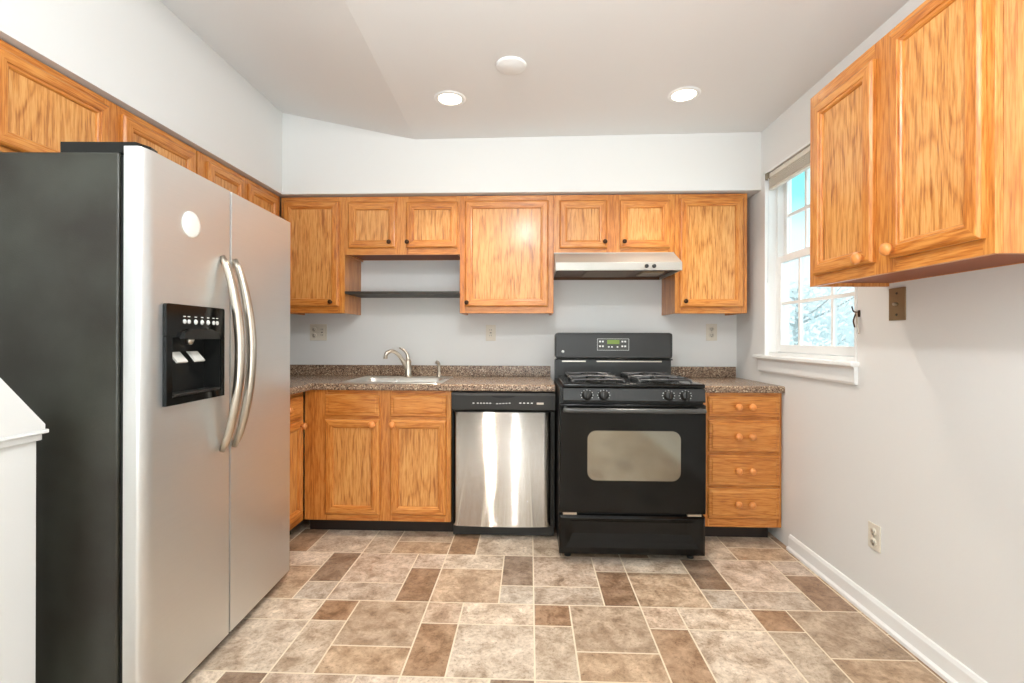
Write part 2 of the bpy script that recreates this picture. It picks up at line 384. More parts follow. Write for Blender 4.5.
# ------------------------------------------------------------------ the window
win = struct(bpy.data.objects.new('window_1', None)); COL.objects.link(win)
FX = XR + 0.062
b = MB()   # jamb liner around the opening and the fixed frame
b.box(XR-0.004, FX+0.08, WY1-0.012, WY1, WZ0, WZ1); b.box(XR-0.004, FX+0.08, WY0, WY0+0.012, WZ0, WZ1)
b.box(XR-0.004, FX+0.08, WY0, WY1, WZ1-0.012, WZ1); b.box(XR+0.02, FX+0.08, WY0, WY1, WZ0, WZ0+0.02)
b.box(FX, FX+0.07, WY1-0.034, WY1-0.012, WZ0+0.02, WZ1-0.012); b.box(FX, FX+0.07, WY0+0.012, WY0+0.034, WZ0+0.02, WZ1-0.012)
b.build('window_frame', M['trim'], win)
def sash(name, x, z0, z1, top=0.04, bot=0.045):
    b = MB(); y0, y1 = WY0+0.034, WY1-0.034; st = 0.034
    b.box(x, x+0.03, y0, y0+st, z0, z1, 0.003); b.box(x, x+0.03, y1-st, y1, z0, z1, 0.003)
    b.box(x, x+0.03, y0+st, y1-st, z0, z0+bot, 0.003); b.box(x, x+0.03, y0+st, y1-st, z1-top, z1, 0.003)
    s_ = b.build(name, M['trim'], win)
    b = MB()
    for ym in (2.745, 2.452): b.box(x+0.006, x+0.024, ym-0.009, ym+0.009, z0+bot, z1-top)
    zm = (z0+bot+z1-top)/2; b.box(x+0.0065, x+0.0235, y0+st, y1-st, zm-0.009, zm+0.009)
    b.build('muntin', M['trim'], s_)
    MB().box(x+0.013, x+0.016, y0+st, y1-st, z0+bot, z1-top).build('glass_pane', M['glass'], s_)
sash('lower_sash', FX, WZ0+0.022, 1.665)
sash('upper_sash', FX+0.034, 1.635, WZ1-0.014)
MB().lathe([(0.012, 0), (0.012, 0.008)], (FX+0.012, 2.60, 1.665), (0, 0, 1)).box(FX-0.004, FX+0.02, 2.575, 2.625, 1.673, 1.681, 0.002).build('sash_lock', M['white_plastic'], win)
b = MB(); b.box(XR-0.038, XR+0.06, 2.150, 3.083, 1.046, 1.068, 0.006, 3)
struct(b.build('trim_window_stool', M['trim']))
b = MB(); b.prism([(XR, 0.966), (XR-0.012, 0.966), (XR-0.016, 0.976), (XR-0.016, 1.034), (XR-0.022, 1.046), (XR, 1.046)], 'y', 2.160, 3.052)
struct(b.build('trim_window_apron', M['trim']))

# raised mini blind at the head of the window
bl = thing('window_blind', 'raised cream mini blind bunched at the top of the kitchen window', 'blind', (XR+0.02, 2.58, 2.06))
L0, L1 = -0.395, 0.395
MB().box(-0.016, 0.016, L0, L1, 0.082, 0.112, 0.003).build('headrail', M['blind'], bl)
b = MB()
for k in range(5): b.box(-0.016, 0.014, L0+0.01, L1-0.01, 0.029+k*0.0105, 0.0345+k*0.0105)
b.build('slat_stack', M['blind'], bl)
MB().box(-0.014, 0.014, L0+0.01, L1-0.01, 0.012, 0.026, 0.003).build('bottom_rail', M['blind'], bl)
for y in (L0+0.008, L1-0.008): MB().box(-0.03, 0.018, y-0.014, y+0.014, 0.078, 0.118, 0.003).build('bracket', M['blind_d'], bl)
MB().tube(curve([(-0.022, 0.372, 0.08), (-0.022, 0.374, -0.3), (-0.020, 0.384, -0.55)]), 0.0025, 6).build('lift_cord', M['cord'], bl)
MB().tube([(-0.022, -0.34, 0.08), (-0.022, -0.34, -0.5)], 0.004, 8).build('tilt_wand', M['cord'], bl)

# small hook with dangling cord by the window edge
hk = thing('cord_hook', 'small dark hook with a dangling end on right wall by window edge', 'hook', (XR, 2.150, 1.19))
MB().box(-0.006, 0, -0.006, 0.006, 0.075, 0.105, 0.002).tube(curve([(-0.006, 0.0, 0.095), (-0.022, 0.006, 0.100), (-0.026, 0.012, 0.122)]), 0.003, 8).build('hook', M['bronze'], hk)
MB().tube(curve([(-0.014, 0.0, 0.096), (-0.02, 0.010, 0.06), (-0.012, 0.014, 0.03)]), 0.003, 8).build('cord', M['bronze'], hk)
MB().tube(curve([(-0.014, -0.002, 0.094), (-0.018, -0.010, 0.05), (-0.012, -0.014, 0.0)]), 0.0035, 8).build('loop', M['nickel'], hk)

# ------------------------------------------------------------------ cabinets (local: x along, front at y = 0 facing -y, z up)
def knob_mesh(x, z, y, wood):
    b = MB()
    if wood: b.lathe([(0.008, 0), (0.007, 0.010), (0.018, 0.016), (0.0205, 0.023), (0.018, 0.030), (0.009, 0.035)], (x, y, z), (0, -1, 0), 18)
    else: b.lathe([(0.0085, 0), (0.0085, 0.002), (0.006, 0.004), (0.0055, 0.012), (0.013, 0.018), (0.0145, 0.023), (0.011, 0.028), (0.003, 0.030)], (x, y, z), (0, -1, 0), 18)
    return b
def rect(x0, x1, z0, z1, y, i=0.0): return [(x0+i, y, z0+i), (x1-i, y, z0+i), (x1-i, y, z1-i), (x0+i, y, z1-i)]
def door(parent, x0, x1, z0, z1, knob=None, wood=False, st=0.051):
    b = MB(); MS = (1, 0, 1, 0)       # rails carry horizontal grain, stiles vertical
    b.loops([rect(x0,x1,z0,z1,-0.001), rect(x0,x1,z0,z1,-0.013), rect(x0,x1,z0,z1,-0.019,0.007), rect(x0,x1,z0,z1,-0.020,0.010),
             rect(x0,x1,z0,z1,-0.020,st-0.014), rect(x0,x1,z0,z1,-0.0165,st-0.012), rect(x0,x1,z0,z1,-0.0155,st-0.005), rect(x0,x1,z0,z1,-0.0115,st-0.001), rect(x0,x1,z0,z1,-0.004,st+0.001)], True, False, MS)
    d = b.build('door', [M['oak_v'], M['oak_h']], parent)
    MB().box(x0+st-0.004, x1-st+0.004, -0.006, -0.001, z0+st-0.004, z1-st+0.004).build('door_panel', M['oak_p'], d)
    if knob: knob_mesh(knob[0], knob[1], -0.020, wood).build('knob', M['wood_knob'] if wood else M['bronze'], d)
    return d
def drawer(parent, x0, x1, z0, z1, knobs=(), name='drawer'):
    b = MB()
    b.loops([rect(x0,x1,z0,z1,-0.001), rect(x0,x1,z0,z1,-0.012), rect(x0,x1,z0,z1,-0.016,0.005), rect(x0,x1,z0,z1,-0.016,0.018), rect(x0,x1,z0,z1,-0.019,0.024)], True, True)
    d = b.build(name, M['oak_h'], parent)
    for x, z in knobs: knob_mesh(x, z, -0.019, True).build('knob', M['wood_knob'], d)
    return d
def cabinet(label, w, h, dep, loc, rz, opens, name='wall_cabinet', group='oak wall cabinets', floor_z=None):
    t = thing(name, label, 'cabinet', loc, rz, group)
    b = MB(); k = 0.016
    b.box(0, k, 0.02, dep, 0, h); b.box(w-k, w, 0.02, dep, 0, h); b.box(k, w-k, dep-0.006, dep, 0.012, h); 
    if name == 'wall_cabinet': b.box(k, w-k, 0.02, dep-0.006, h-k, h)
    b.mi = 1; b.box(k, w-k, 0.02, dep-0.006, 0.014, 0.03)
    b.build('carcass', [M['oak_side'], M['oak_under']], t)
    xs = sorted({round(v, 4) for o in opens for v in (o[0], o[1])})
    zs = [min(o[2] for o in opens), max(o[3] for o in opens)]
    b = MB(); e = 0.010
    cols = sorted({(o[0], o[1]) for o in opens}); edge = 0.0
    for c in cols: b.box(edge, c[0]+e, 0, 0.0195, 0, h, 0.001, 1); edge = c[1]-e
    b.box(edge, w, 0, 0.0195, 0, h, 0.001, 1)
    b.mi = 1
    for c in cols:
        rows = sorted([(o[2], o[3]) for o in opens if (o[0], o[1]) == c]); ez = 0.0
        for r in rows: b.box(c[0]+e, c[1]-e, 0.0004, 0.019, ez, r[0]+e); ez = r[1]-e
        b.box(c[0]+e, c[1]-e, 0.0004, 0.019, ez, h)
    b.build('face_frame', [M['oak_v'], M['oak_h']], t)
    return t
YU, YBASE = 3.091, 2.786          # face frames of wall and base cabinets
ZUB, ZUT = 1.330, 2.092
DU = YB - YU - 0.001
def wall_cab(label, x0, x1, z0, doors, loc=None, rz=0.0):
    """doors: x0, x1, z0, z1, knob in room coordinates along the run"""
    op = [(d[0]-x0, d[1]-x0, d[2]-z0, d[3]-z0) for d in doors]
    t = cabinet(label, x1-x0, ZUT-z0, DU, loc or (x0, YU, z0), rz, op)
    for d in doors:
        kn = (d[4][0]-x0, d[4][1]-z0) if d[4] else None
        door(t, d[0]-x0, d[1]-x0, d[2]-z0, d[3]-z0, kn)
    return t
wall_cab('oak wall cabinet with one tall door in back left corner above the double outlet', -1.643, -1.217, ZUB, [(-1.621, -1.253, 1.373, 2.062, (-1.299, 1.401))])
wall_cab('short two-door oak wall cabinet above the open dark shelf', -1.216, -0.458, 1.712, [(-1.191, -0.875, 1.754, 2.053, (-0.914, 1.788)), (-0.806, -0.470, 1.754, 2.053, (-0.795, 1.788))])
wall_cab('wide single-door oak wall cabinet between dark shelf and range hood', -0.457, 0.152, ZUB, [(-0.423, 0.118, 1.371, 2.057, (-0.407, 1.396))])
wall_cab('short two-door oak wall cabinet directly above the steel range hood', 0.153, 0.925, 1.720, [(0.188, 0.493, 1.747, 2.054, (0.476, 1.784)), (0.573, 0.892, 1.747, 2.054, (0.599, 1.784))])
wall_cab('narrow single-door oak wall cabinet right of range hood near the window', 0.926, 1.380, ZUB, [(0.954, 1.353, 1.369, 2.063, (0.984, 1.405))])
# along the left wall, facing right: local x runs to +y
XLU = -1.645
wall_cab('oak wall cabinet with two doors above the refrigerator on left wall', 1.345, 2.290, 1.745, [(1.385, 1.790, 1.762, 2.062, None), (1.855, 2.262, 1.762, 2.062, None)], (XLU, 1.345, 1.745), R(90))
wall_cab('oak wall cabinet on left wall behind refrigerator top, next to back corner', 2.300, 3.075, ZUB, [(2.362, 2.660, 1.373, 2.062, (2.62, 1.401)), (2.715, 3.020, 1.373, 2.062, (2.755, 1.401))], (XLU, 2.300, ZUB), R(90))
# on the right wall, facing left: local x runs to -y
XRU = XR - 0.305; zr = 1.380
t = cabinet('large two-door oak wall cabinet on right wall over a bare metal plate', 1.992-1.216, 2.148-zr, 0.304, (XRU, 1.992, zr), R(-90),
            [(1.992-1.946, 1.992-1.618, 1.421-zr, 2.092-zr), (1.992-1.545, 1.992-1.238, 1.421-zr, 2.125-zr)])
door(t, 1.992-1.946, 1.992-1.618, 1.421-zr, 2.092-zr, (1.992-1.652, 1.440-zr), True)
door(t, 1.992-1.545, 1.992-1.238, 1.421-zr, 2.125-zr, (1.992-1.518, 1.446-zr), True)

# base cabinets
ZCB, ZCT = 0.860, 0.898
def base_cab(label, x0, x1, opens, toe, loc=None, rz=0.0, dep=0.609, zb=0.087):
    op = [(o[0]-x0, o[1]-x0, o[2]-zb, o[3]-zb) for o in opens]
    t = cabinet(label, x1-x0, ZCB-zb, dep, loc or (x0, YBASE, zb), rz, op, 'base_cabinet', 'oak base cabinets')
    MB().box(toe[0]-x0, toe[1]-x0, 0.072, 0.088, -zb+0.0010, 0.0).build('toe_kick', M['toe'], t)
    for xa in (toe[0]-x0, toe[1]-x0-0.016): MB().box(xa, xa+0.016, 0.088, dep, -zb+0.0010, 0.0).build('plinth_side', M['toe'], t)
    return t
t = base_cab('oak sink base cabinet with two doors and two false drawer fronts under the sink', -1.335, -0.461, [(-1.207, -0.883, 0.127, 0.685), (-0.818, -0.488, 0.127, 0.685), (-1.207, -0.883, 0.706, 0.832), (-0.818, -0.488, 0.706, 0.832)], (-1.335, -0.461))
x0, zb = -1.335, 0.087
door(t, -1.207-x0, -0.883-x0, 0.127-zb, 0.685-zb, (-0.918-x0, 0.661-zb), True); door(t, -0.818-x0, -0.488-x0, 0.127-zb, 0.685-zb, (-0.800-x0, 0.661-zb), True)
drawer(t, -1.207-x0, -0.883-x0, 0.706-zb, 0.832-zb, (), 'false_drawer'); drawer(t, -0.818-x0, -0.488-x0, 0.706-zb, 0.832-zb, (), 'false_drawer')
# left run base cabinet between refrigerator and corner, facing right
XLB = -1.340
t = base_cab('oak base cabinet on left wall mostly hidden behind refrigerator', 2.300, 2.780, [(2.345, 2.745, 0.127, 0.685), (2.345, 2.745, 0.706, 0.832)], (2.300, 2.780), (XLB, 2.300, 0.087), R(90))
door(t, 0.045, 0.445, 0.040, 0.598, (0.405, 0.57), True); drawer(t, 0.045, 0.445, 0.619, 0.745, ((0.245, 0.682),))
# four-drawer stack right of the range
rows = [(0.722, 0.838), (0.521, 0.703), (0.329, 0.503), (0.139, 0.313)]
t = base_cab('oak base cabinet with four drawers right of the range', 1.000, 1.440, [(1.023, 1.424, a, c) for a, c in rows], (1.000, 1.400))
for a, c in rows:
    zm = (a+c)/2 - zb
    drawer(t, 0.023, 0.424, a-zb, c-zb, ((0.184, zm), (0.260, zm)))

# open dark shelf
tag(MB().box(-1.2155, -0.4585, 3.086, YB-0.002, 1.455, 1.472, 0.002).build('wall_shelf', M['shelf']), 'thin dark open shelf board under the short two-door wall cabinet', 'shelf')

# ------------------------------------------------------------------ worktops
YCF = YBASE - 0.027
def front_profile(y):   # rounded front edge of a laminate top, (y, z)
    return [(y+0.05, ZCB), (y+0.004, ZCB), (y, ZCB+0.006), (y, ZCT-0.010), (y+0.003, ZCT-0.004), (y+0.010, ZCT), (y+0.05, ZCT)]
SKX0, SKX1, SKY0, SKY1 = -1.105, -0.555, 2.845, 3.205        # hole for the sink bowl
XCF = -1.312
wt = thing('worktop', 'long speckled brown laminate worktop with the sink, left of the range', 'worktop', (0, 0, 0))
b = MB()
b.prism(front_profile(YCF), 'x', XCF, 0.146)
b.box(XCF, SKX0, YCF+0.05, YB-0.001, ZCB, ZCT); b.box(SKX1, 0.146, YCF+0.05, YB-0.001, ZCB, ZCT)
b.box(SKX0, SKX1, YCF+0.05, SKY0, ZCB, ZCT); b.box(SKX0, SKX1, SKY1, YB-0.001, ZCB, ZCT)
b.box(XL+0.001, XCF, 2.300, YB-0.001, ZCB, ZCT)
b.prism([(XCF, ZCB), (XCF+0.027, ZCB), (XCF+0.030, ZCB+0.006), (XCF+0.030, ZCT-0.010), (XCF+0.027, ZCT-0.004), (XCF+0.02, ZCT), (XCF, ZCT)], 'y', 2.300, YCF+0.002)
b.build('counter', M['laminate'], wt)
b = MB(); b.box(XL+0.02, 0.146, YB-0.020, YB-0.001, ZCT, 0.972, 0.002); b.box(XL+0.001, XL+0.02, 2.300, YB-0.001, ZCT, 0.972, 0.002)
b.build('backsplash', M['laminate'], wt)
wt2 = thing('worktop', 'short speckled laminate worktop over the four drawers right of range', 'worktop', (0, 0, 0))
b = MB(); b.prism(front_profile(YCF), 'x', 0.925, XR-0.001); b.box(0.925, XR-0.001, YCF+0.05, YB-0.001, ZCB, ZCT)
b.build('counter', M['laminate'], wt2)
MB().box(0.925, XR-0.012, YB-0.020, YB-0.001, ZCT, 0.972, 0.002).build('backsplash', M['laminate'], wt2)

# ------------------------------------------------------------------ sink, faucet, sprayer
sk = thing('sink', 'stainless drop-in sink set into the long worktop', 'sink', (-0.83, 3.02, ZCT))
def rr(x0, x1, y0, y1, z, r, n=5):
    out = []
    for cx_, cy_, a0 in ((x1-r, y0+r, -90), (x1-r, y1-r, 0), (x0+r, y1-r, 90), (x0+r, y0+r, 180)):
        for k in range(n+1):
            a = R(a0 + 90*k/n); out.append((cx_+r*math.cos(a), cy_+r*math.sin(a), z))
    return out
b = MB(); b.sm = True
b.loops([rr(-.305,.305,-.255,.255,0.0005,.03), rr(-.302,.302,-.252,.252,.005,.03), rr(-.292,.292,-.242,.242,.006,.03), rr(-.272,.272,-.172,.182,.005,.06), rr(-.266,.266,-.166,.176,-.001,.06),
         rr(-.258,.258,-.158,.168,-.05,.06)], False, False)
b.build('rim', M['steel_sink'], sk)
b = MB(); b.sm = True
b.loops([rr(-.258,.258,-.158,.168,-.05,.06), rr(-.250,.250,-.150,.160,-.150,.06), rr(-.225,.225,-.125,.135,-.172,.05), rr(-.04,.04,-.04,.04,-.178,.039)], False, True)
b.build('bowl', M['steel_sink'], sk)
MB().lathe([(0.045, 0), (0.042, 0.003), (0.03, 0.003), (0.028, 0.001)], (0, 0, -0.1775)).build('drain', M['nickel'], sk)
fc = thing('faucet', 'brushed nickel single-lever faucet with arched spout at back of sink', 'faucet', (-0.832, 3.236, ZCT+0.006))
MB().lathe([(0.030, 0), (0.030, 0.004), (0.025, 0.010), (0.022, 0.014), (0.021, 0.085), (0.022, 0.10), (0.015, 0.118)]).build('body', M['nickel'], fc)
MB().tube(curve([(-0.006, -0.004, 0.05), (-0.026, -0.018, 0.100), (-0.058, -0.042, 0.152), (-0.092, -0.066, 0.174), (-0.120, -0.086, 0.162), (-0.128, -0.092, 0.142)]), [0.016]*10+[0.013]*31, 12).build('spout', M['nickel'], fc)
MB().lathe([(0.014, 0), (0.014, 0.016)], (-0.1285, -0.0925, 0.124)).build('aerator', M['nickel'], fc)
MB().tube(curve([(0.0, 0.0, 0.105), (-0.006, 0.004, 0.145), (-0.03, 0.006, 0.178), (-0.062, 0.006, 0.196)]), [0.015, 0.0145, 0.014, 0.0135, 0.013, 0.0125, 0.012, 0.0115, 0.011, 0.0105, 0.010, 0.0095, 0.009, 0.0085, 0.008, 0.008, 0.008, 0.008, 0.0075, 0.0075, 0.007, 0.007, 0.006, 0.006, 0.006], 12).build('lever', M['nickel'], fc)
sp = thing('side_sprayer', 'brushed nickel side sprayer standing right of the faucet', 'sprayer', (-0.620, 3.236, ZCT+0.006))
MB().lathe([(0.020, 0), (0.019, 0.008), (0.013, 0.016), (0.012, 0.03)]).build('holder', M['nickel'], sp)
MB().tube(curve([(0, 0, 0.028), (0, 0, 0.075), (-0.003, -0.004, 0.092), (-0.014, -0.018, 0.100)]), [0.010]*8+[0.011]*8+[0.013]*9, 12).build('spray_head', M['nickel'], sp)

# ------------------------------------------------------------------ dishwasher
dw = thing('dishwasher', 'stainless dishwasher with black control panel between sink cabinet and range', 'dishwasher', (-0.455, YBASE, 0))
w = 0.604
MB().box(0.004, w-0.004, 0.03, 0.56, 0.03, 0.855).build('body', M['black'], dw)
b = MB(); b.prism([(0.03, 0.742), (-0.022, 0.745), (-0.034, 0.755), (-0.036, 0.835), (-0.026, 0.850), (0.03, 0.853)], 'x', 0.002, w-0.002)
cp = b.build('control_panel', M['satin_panel'], dw)
b = MB(); N = 18
b.prism([(w/2-0.075, 0.836)] + [(w/2-0.075+0.15*k/N, 0.836-0.016*math.sin(math.pi*k/N)**0.6) for k in range(1, N)] + [(w/2+0.075, 0.836)], 'y', -0.0372, -0.034)
b.build('pull_recess', M['gasket'], cp)
mk = [(x, x+0.010, 0.789, 0.794) for x in (0.125, 0.15, 0.168, 0.186, 0.204, 0.222)] + [(0.262+k*0.018, 0.272+k*0.018, 0.787+0.001*k, 0.791+0.001*k) for k in range(5)] + [(0.395+k*0.022, 0.407+k*0.022, 0.791, 0.796) for k in range(4)]
for a in mk: MB().box(a[0], a[1], -0.0368, -0.035, a[2], a[3]).build('button_mark', M['white_print'], cp)
MB().box(0.495, 0.535, -0.037, -0.035, 0.786, 0.797).build('maker_badge', M['nickel'], cp)
# bowed steel door skin, brushed across
def bowed(x0, x1, z0, z1, yb, bow, n=30):
    b = MB(); uv = b.bm.loops.layers.uv.new('brush'); rings = []
    out = []
    for k in range(n+1):
        t_ = k/n; x = x0+(x1-x0)*t_; q = 2*t_-1
        y = yb - bow*(1-q*q) + (0.012*max(0, (abs(q)-0.93)/0.07)**2)
        out.append((x, y))
    A_ = [b.bm.verts.new((x, y, z0)) for x, y in out]; B_ = [b.bm.verts.new((x, y, z1)) for x, y in out]
    A2 = [b.bm.verts.new((x0, 0.028, z0)), b.bm.verts.new((x1, 0.028, z0))]; B2 = [b.bm.verts.new((x0, 0.028, z1)), b.bm.verts.new((x1, 0.028, z1))]
    b.sm = True
    for k in range(n): b.face([A_[k], A_[k+1], B_[k+1], B_[k]])
    b.sm = False
    b.face([A2[0], A_[0], B_[0], B2[0]]); b.face([A_[n], A2[1], B2[1], B_[n]])
    b.face([A2[0]] + [A2[1]] + A_[::-1]); b.face([B2[1], B2[0]] + B_)
    for f in b.bm.faces:
        for lp in f.loops: lp[uv].uv = (lp.vert.co.z, lp.vert.co.x)
    return b
bowed(0.010, w-0.028, 0.076, 0.738, -0.022, 0.012).build('door', M['steel_dw'], dw)
for xa, xb in ((0.003, 0.0095), (w-0.0275, w-0.003)): MB().box(xa, xb, -0.020, 0.03, 0.076, 0.741, 0.002).build('door_edge', M['black_soft'], dw)
MB().box(0.006, w-0.006, 0.012, 0.03, 0.012, 0.074, 0.002).build('kick_plate', M['black'], dw)
for x in (0.05, w-0.05): MB().lathe([(0.016, 0), (0.016, 0.006), (0.007, 0.008), (0.007, 0.028)], (x, 0.07, 0.0009)).build('foot', M['black'], dw)

# ------------------------------------------------------------------ gas range
RX, RW, RY = 0.156, 0.752, 2.530
rg = thing('range', 'black freestanding gas range with oven, pulled forward between the counters', 'range', (RX, RY, 0))
MB().box(0.002, RW-0.002, 0.0, 0.60, 0.035, 0.905).build('body', M['black_soft'], rg)
for x in (0.05, RW-0.05):
    for y in (0.05, 0.55): MB().lathe([(0.018, 0), (0.018, 0.008), (0.010, 0.010), (0.010, 0.036)], (x, y, 0.0009)).build('foot', M['black'], rg)
# storage drawer, slightly dished front
b = MB()
b.loops([rect(0,RW,0.044,0.244,-0.001), rect(0,RW,0.044,0.244,-0.026), rect(0,RW,0.044,0.244,-0.034,0.010), rect(0.03,RW-0.03,0.08,0.232,-0.035), rect(0.05,RW-0.05,0.108,0.220,-0.030), rect(0.07,RW-0.07,0.150,0.212,-0.023), rect(0.09,RW-0.09,0.165,0.208,-0.022)], True, True)
b.build('storage_drawer', M['black_gloss'], rg)
# oven door
b = MB(); b.box(0.0, RW, -0.040, -0.001, 0.262, 0.826, 0.006, 3)
od = b.build('oven_door', M['black_gloss'], rg)
b = MB(); wx0, wx1, wz0, wz1 = 0.144, 0.622, 0.432, 0.690
pts = [(x, z) for x, z, _ in [(p[0], p[1], 0) for p in rr(wx0, wx1, wz0, wz1, 0, 0.045, 8)]]
b.prism(pts, 'y', -0.0425, -0.038); b.build('oven_window', M['glass_oven'], od)
b = MB(); hy = -0.085
b.tube(curve([(0.030, -0.040, 0.800), (0.032, hy+0.014, 0.800), (0.055, hy, 0.800), (RW/2, hy-0.004, 0.800), (RW-0.055, hy, 0.800), (RW-0.032, hy+0.014, 0.800), (RW-0.030, -0.040, 0.800)]), 0.013, 12)
b.build('door_handle', M['dark_handle'], od)
for x in (0.02, RW-0.09): MB().box(x, x+0.07, -0.030, -0.002, 0.248, 0.258).build('vent_strip', M['nickel'], od)
# control panel with four knobs
b = MB(); b.prism([(0.0, 0.833), (-0.026, 0.836), (-0.030, 0.845), (-0.020, 0.906), (0.0, 0.908)], 'x', 0.020, RW)
cp = b.build('control_panel', M['satin_panel'], rg)
for kx in (0.142, 0.229, 0.563, 0.649):
    o = Vector((kx, -0.0255, 0.872)); d = Vector((0, -0.98, 0.16)).normalized()
    kb = MB().lathe([(0.027, 0), (0.027, 0.004), (0.021, 0.008), (0.019, 0.022), (0.016, 0.024)], o, d, 24).build('knob', M['black'], cp)
    b = MB(); b.box(kx-0.004, kx+0.004, -0.062, -0.047, 0.857, 0.896, 0.002); b.build('grip', M['black'], kb)
    b = MB()
    for k in range(9):
        a = R(-30 + 30*k); b.box(kx+0.031*math.cos(a)-0.002, kx+0.031*math.cos(a)+0.002, -0.0305, -0.024, 0.872+0.026*math.sin(a)-0.002, 0.872+0.026*math.sin(a)+0.002)
    b.build('dial_marks', M['white_print'], kb)
# cooktop
b = MB()
b.box(0.018, RW, -0.030, 0.535, 0.910, 0.932, 0.008, 3)
ct = b.build('cooktop', M['black_gloss'], rg)
BUR = [(0.205, 0.115), (0.555, 0.115), (0.205, 0.385), (0.555, 0.385)]
for x, y in BUR:
    MB().lathe([(0.055, 0), (0.052, 0.006), (0.034, 0.008), (0.034, 0.014), (0.040, 0.016), (0.040, 0.020), (0.034, 0.023)], (x, y, 0.932)).build('burner', M['black_soft'], ct)
def grate(x0, x1, y0, y1):
    b = MB(); z = 0.950; q = 0.0055; cx_, cy_ = (x0+x1)/2, (y0+y1)/2
    for x in (x0, x1): b.tube(curve([(x, y0, 0.936), (x, y0+0.008, z-0.004), (x, y0+0.03, z), (x, y1-0.03, z), (x, y1-0.008, z-0.004), (x, y1, 0.936)], 4), q, 8)
    for y in (y0, y1): b.tube(curve([(x0, y, 0.936), (x0+0.008, y, z-0.006), (x0+0.03, y, z), (x1-0.03, y, z), (x1-0.008, y, z-0.006), (x1, y, 0.936)], 4), q, 8)
    for yy in (y0, y1):
        s_ = 1 if yy == y0 else -1
        b.tube([(cx_, yy, z), (cx_, yy+s_*(y1-y0)*0.30, z+0.004)], q, 8)
    for xx in (x0, x1):
        s_ = 1 if xx == x0 else -1
        b.tube([(xx, cy_, z), (xx+s_*(x1-x0)*0.30, cy_, z+0.004)], q, 8)
    return b
for x, y in BUR: grate(x-0.135, x+0.135, y-0.115, y+0.115).build('grate', M['iron'], ct)
# backguard
BY = 0.525
b = MB(); b.box(0.004, RW-0.012, BY+0.012, BY+0.07, 0.905, 1.030); b.build('backguard_riser', M['satin_panel'], rg)
b = MB()
prof = rr(0.004, RW-0.004, 1.038, 1.204, 0, 0.022, 6)
def ring(y, i): 
    return [(min(max(p[0], 0.004+i), RW-0.004-i), y, min(max(p[1], 1.038+i), 1.204-i)) for p in prof]
b.loops([ring(BY+0.07, 0), ring(BY+0.008, 0), ring(BY+0.001, 0.004), ring(BY, 0.008), ring(BY, 0.012), ring(BY+0.002, 0.014)], True, True)
bgd = b.build('backguard', M['satin_panel'], rg)
MB().box(0.008, RW-0.008, BY-0.014, BY+0.05, 1.030, 1.0385, 0.003).build('backguard_lip', M['black_gloss'], bgd)
for xa, xb in ((0.05, 0.20), (0.27, 0.68)): MB().box(xa, xb, BY+0.004, BY+0.0115, 1.018, 1.025).build('vent_slot', M['nickel'], bgd)
MB().box(0.272, 0.472, BY-0.0015, BY+0.002, 1.092, 1.166, 0.001, 1).build('touch_panel', mat('touch_panel', srgb(58, 58, 54), 0.35), bgd)
MB().box(0.335, 0.412, BY-0.003, BY-0.001, 1.132, 1.158).build('clock_display', M['display'], bgd)
keys = [(kx, kz, 0.011, 0.010) for kx in (0.284, 0.302, 0.425, 0.443) for kz in (1.143, 1.113)] + [(kx, 1.110, 0.010, 0.008) for kx in (0.340, 0.360, 0.395)]
for kx, kz, kw, kh in keys: MB().box(kx, kx+kw, BY-0.003, BY-0.001, kz, kz+kh).build('touch_key', M['white_print'], bgd)
b = MB()
fr_ = 0.0016
for a in ((0.272, 0.472, 1.092, 1.092+fr_), (0.272, 0.472, 1.166-fr_, 1.166), (0.272, 0.272+fr_, 1.092, 1.166), (0.472-fr_, 0.472, 1.092, 1.166)): b.box(a[0], a[1], BY-0.003, BY-0.0014, a[2], a[3])
b.build('panel_border', M['white_print'], bgd)
MB().lathe([(0.009, 0), (0.009, 0.003)], (0.055, BY+0.002, 1.083), (0, -1, 0)).build('round_badge', M['white_print'], bgd)

# ------------------------------------------------------------------ range hood
hd = thing('range_hood', 'stainless under-cabinet range hood above the gas range', 'range hood', (0.154, 2.91, 1.580))
HW = 0.762; HD = YB - 2.91 - 0.001
b = MB()
b.box(0, HW, 0, 0.012, 0.0, 0.050, 0.002)                                   # front lip
b.prism([(0.0, 0.048), (0.166, 0.134), (0.166, 0.138), (HD, 0.138), (HD, 0.128), (0.17, 0.126), (0.012, 0.046)], 'x', 0, HW)   # sloped top
for x in (0, HW-0.008): b.prism([(0.010, 0.0), (HD, 0.0), (HD, 0.134), (0.166, 0.134), (0.010, 0.050)], 'x', x, x+0.008)
b.build('shell', M['steel_hood'], hd)
MB().box(0.008, HW-0.008, HD-0.01, HD, 0.0, 0.128).build('back_plate', M['dark_brown'], hd)
MB().box(0.010, HW-0.010, 0.014, HD-0.012, 0.018, 0.024).build('underside_pan', M['dark_brown'], hd)
b = MB(); b.box(0.20, 0.50, 0.10, 0.40, 0.008, 0.0175, 0.002)
b.build('grease_filter', mat('brown_filter_mesh', srgb(112, 88, 66), 0.5, 0.4), hd)  # filter mesh in one even dark brown
MB().box(0.56, 0.70, 0.16, 0.34, 0.006, 0.0175, 0.004).build('light_cover', mat('hood_light_cover', srgb(150, 128, 100), 0.4), hd)
for x in (0.548, 0.593): MB().lathe([(0.012, 0), (0.012, 0.010), (0.009, 0.014)], (x, 0, 0.025), (0, -1, 0)).build('switch_knob', M['black'], hd)

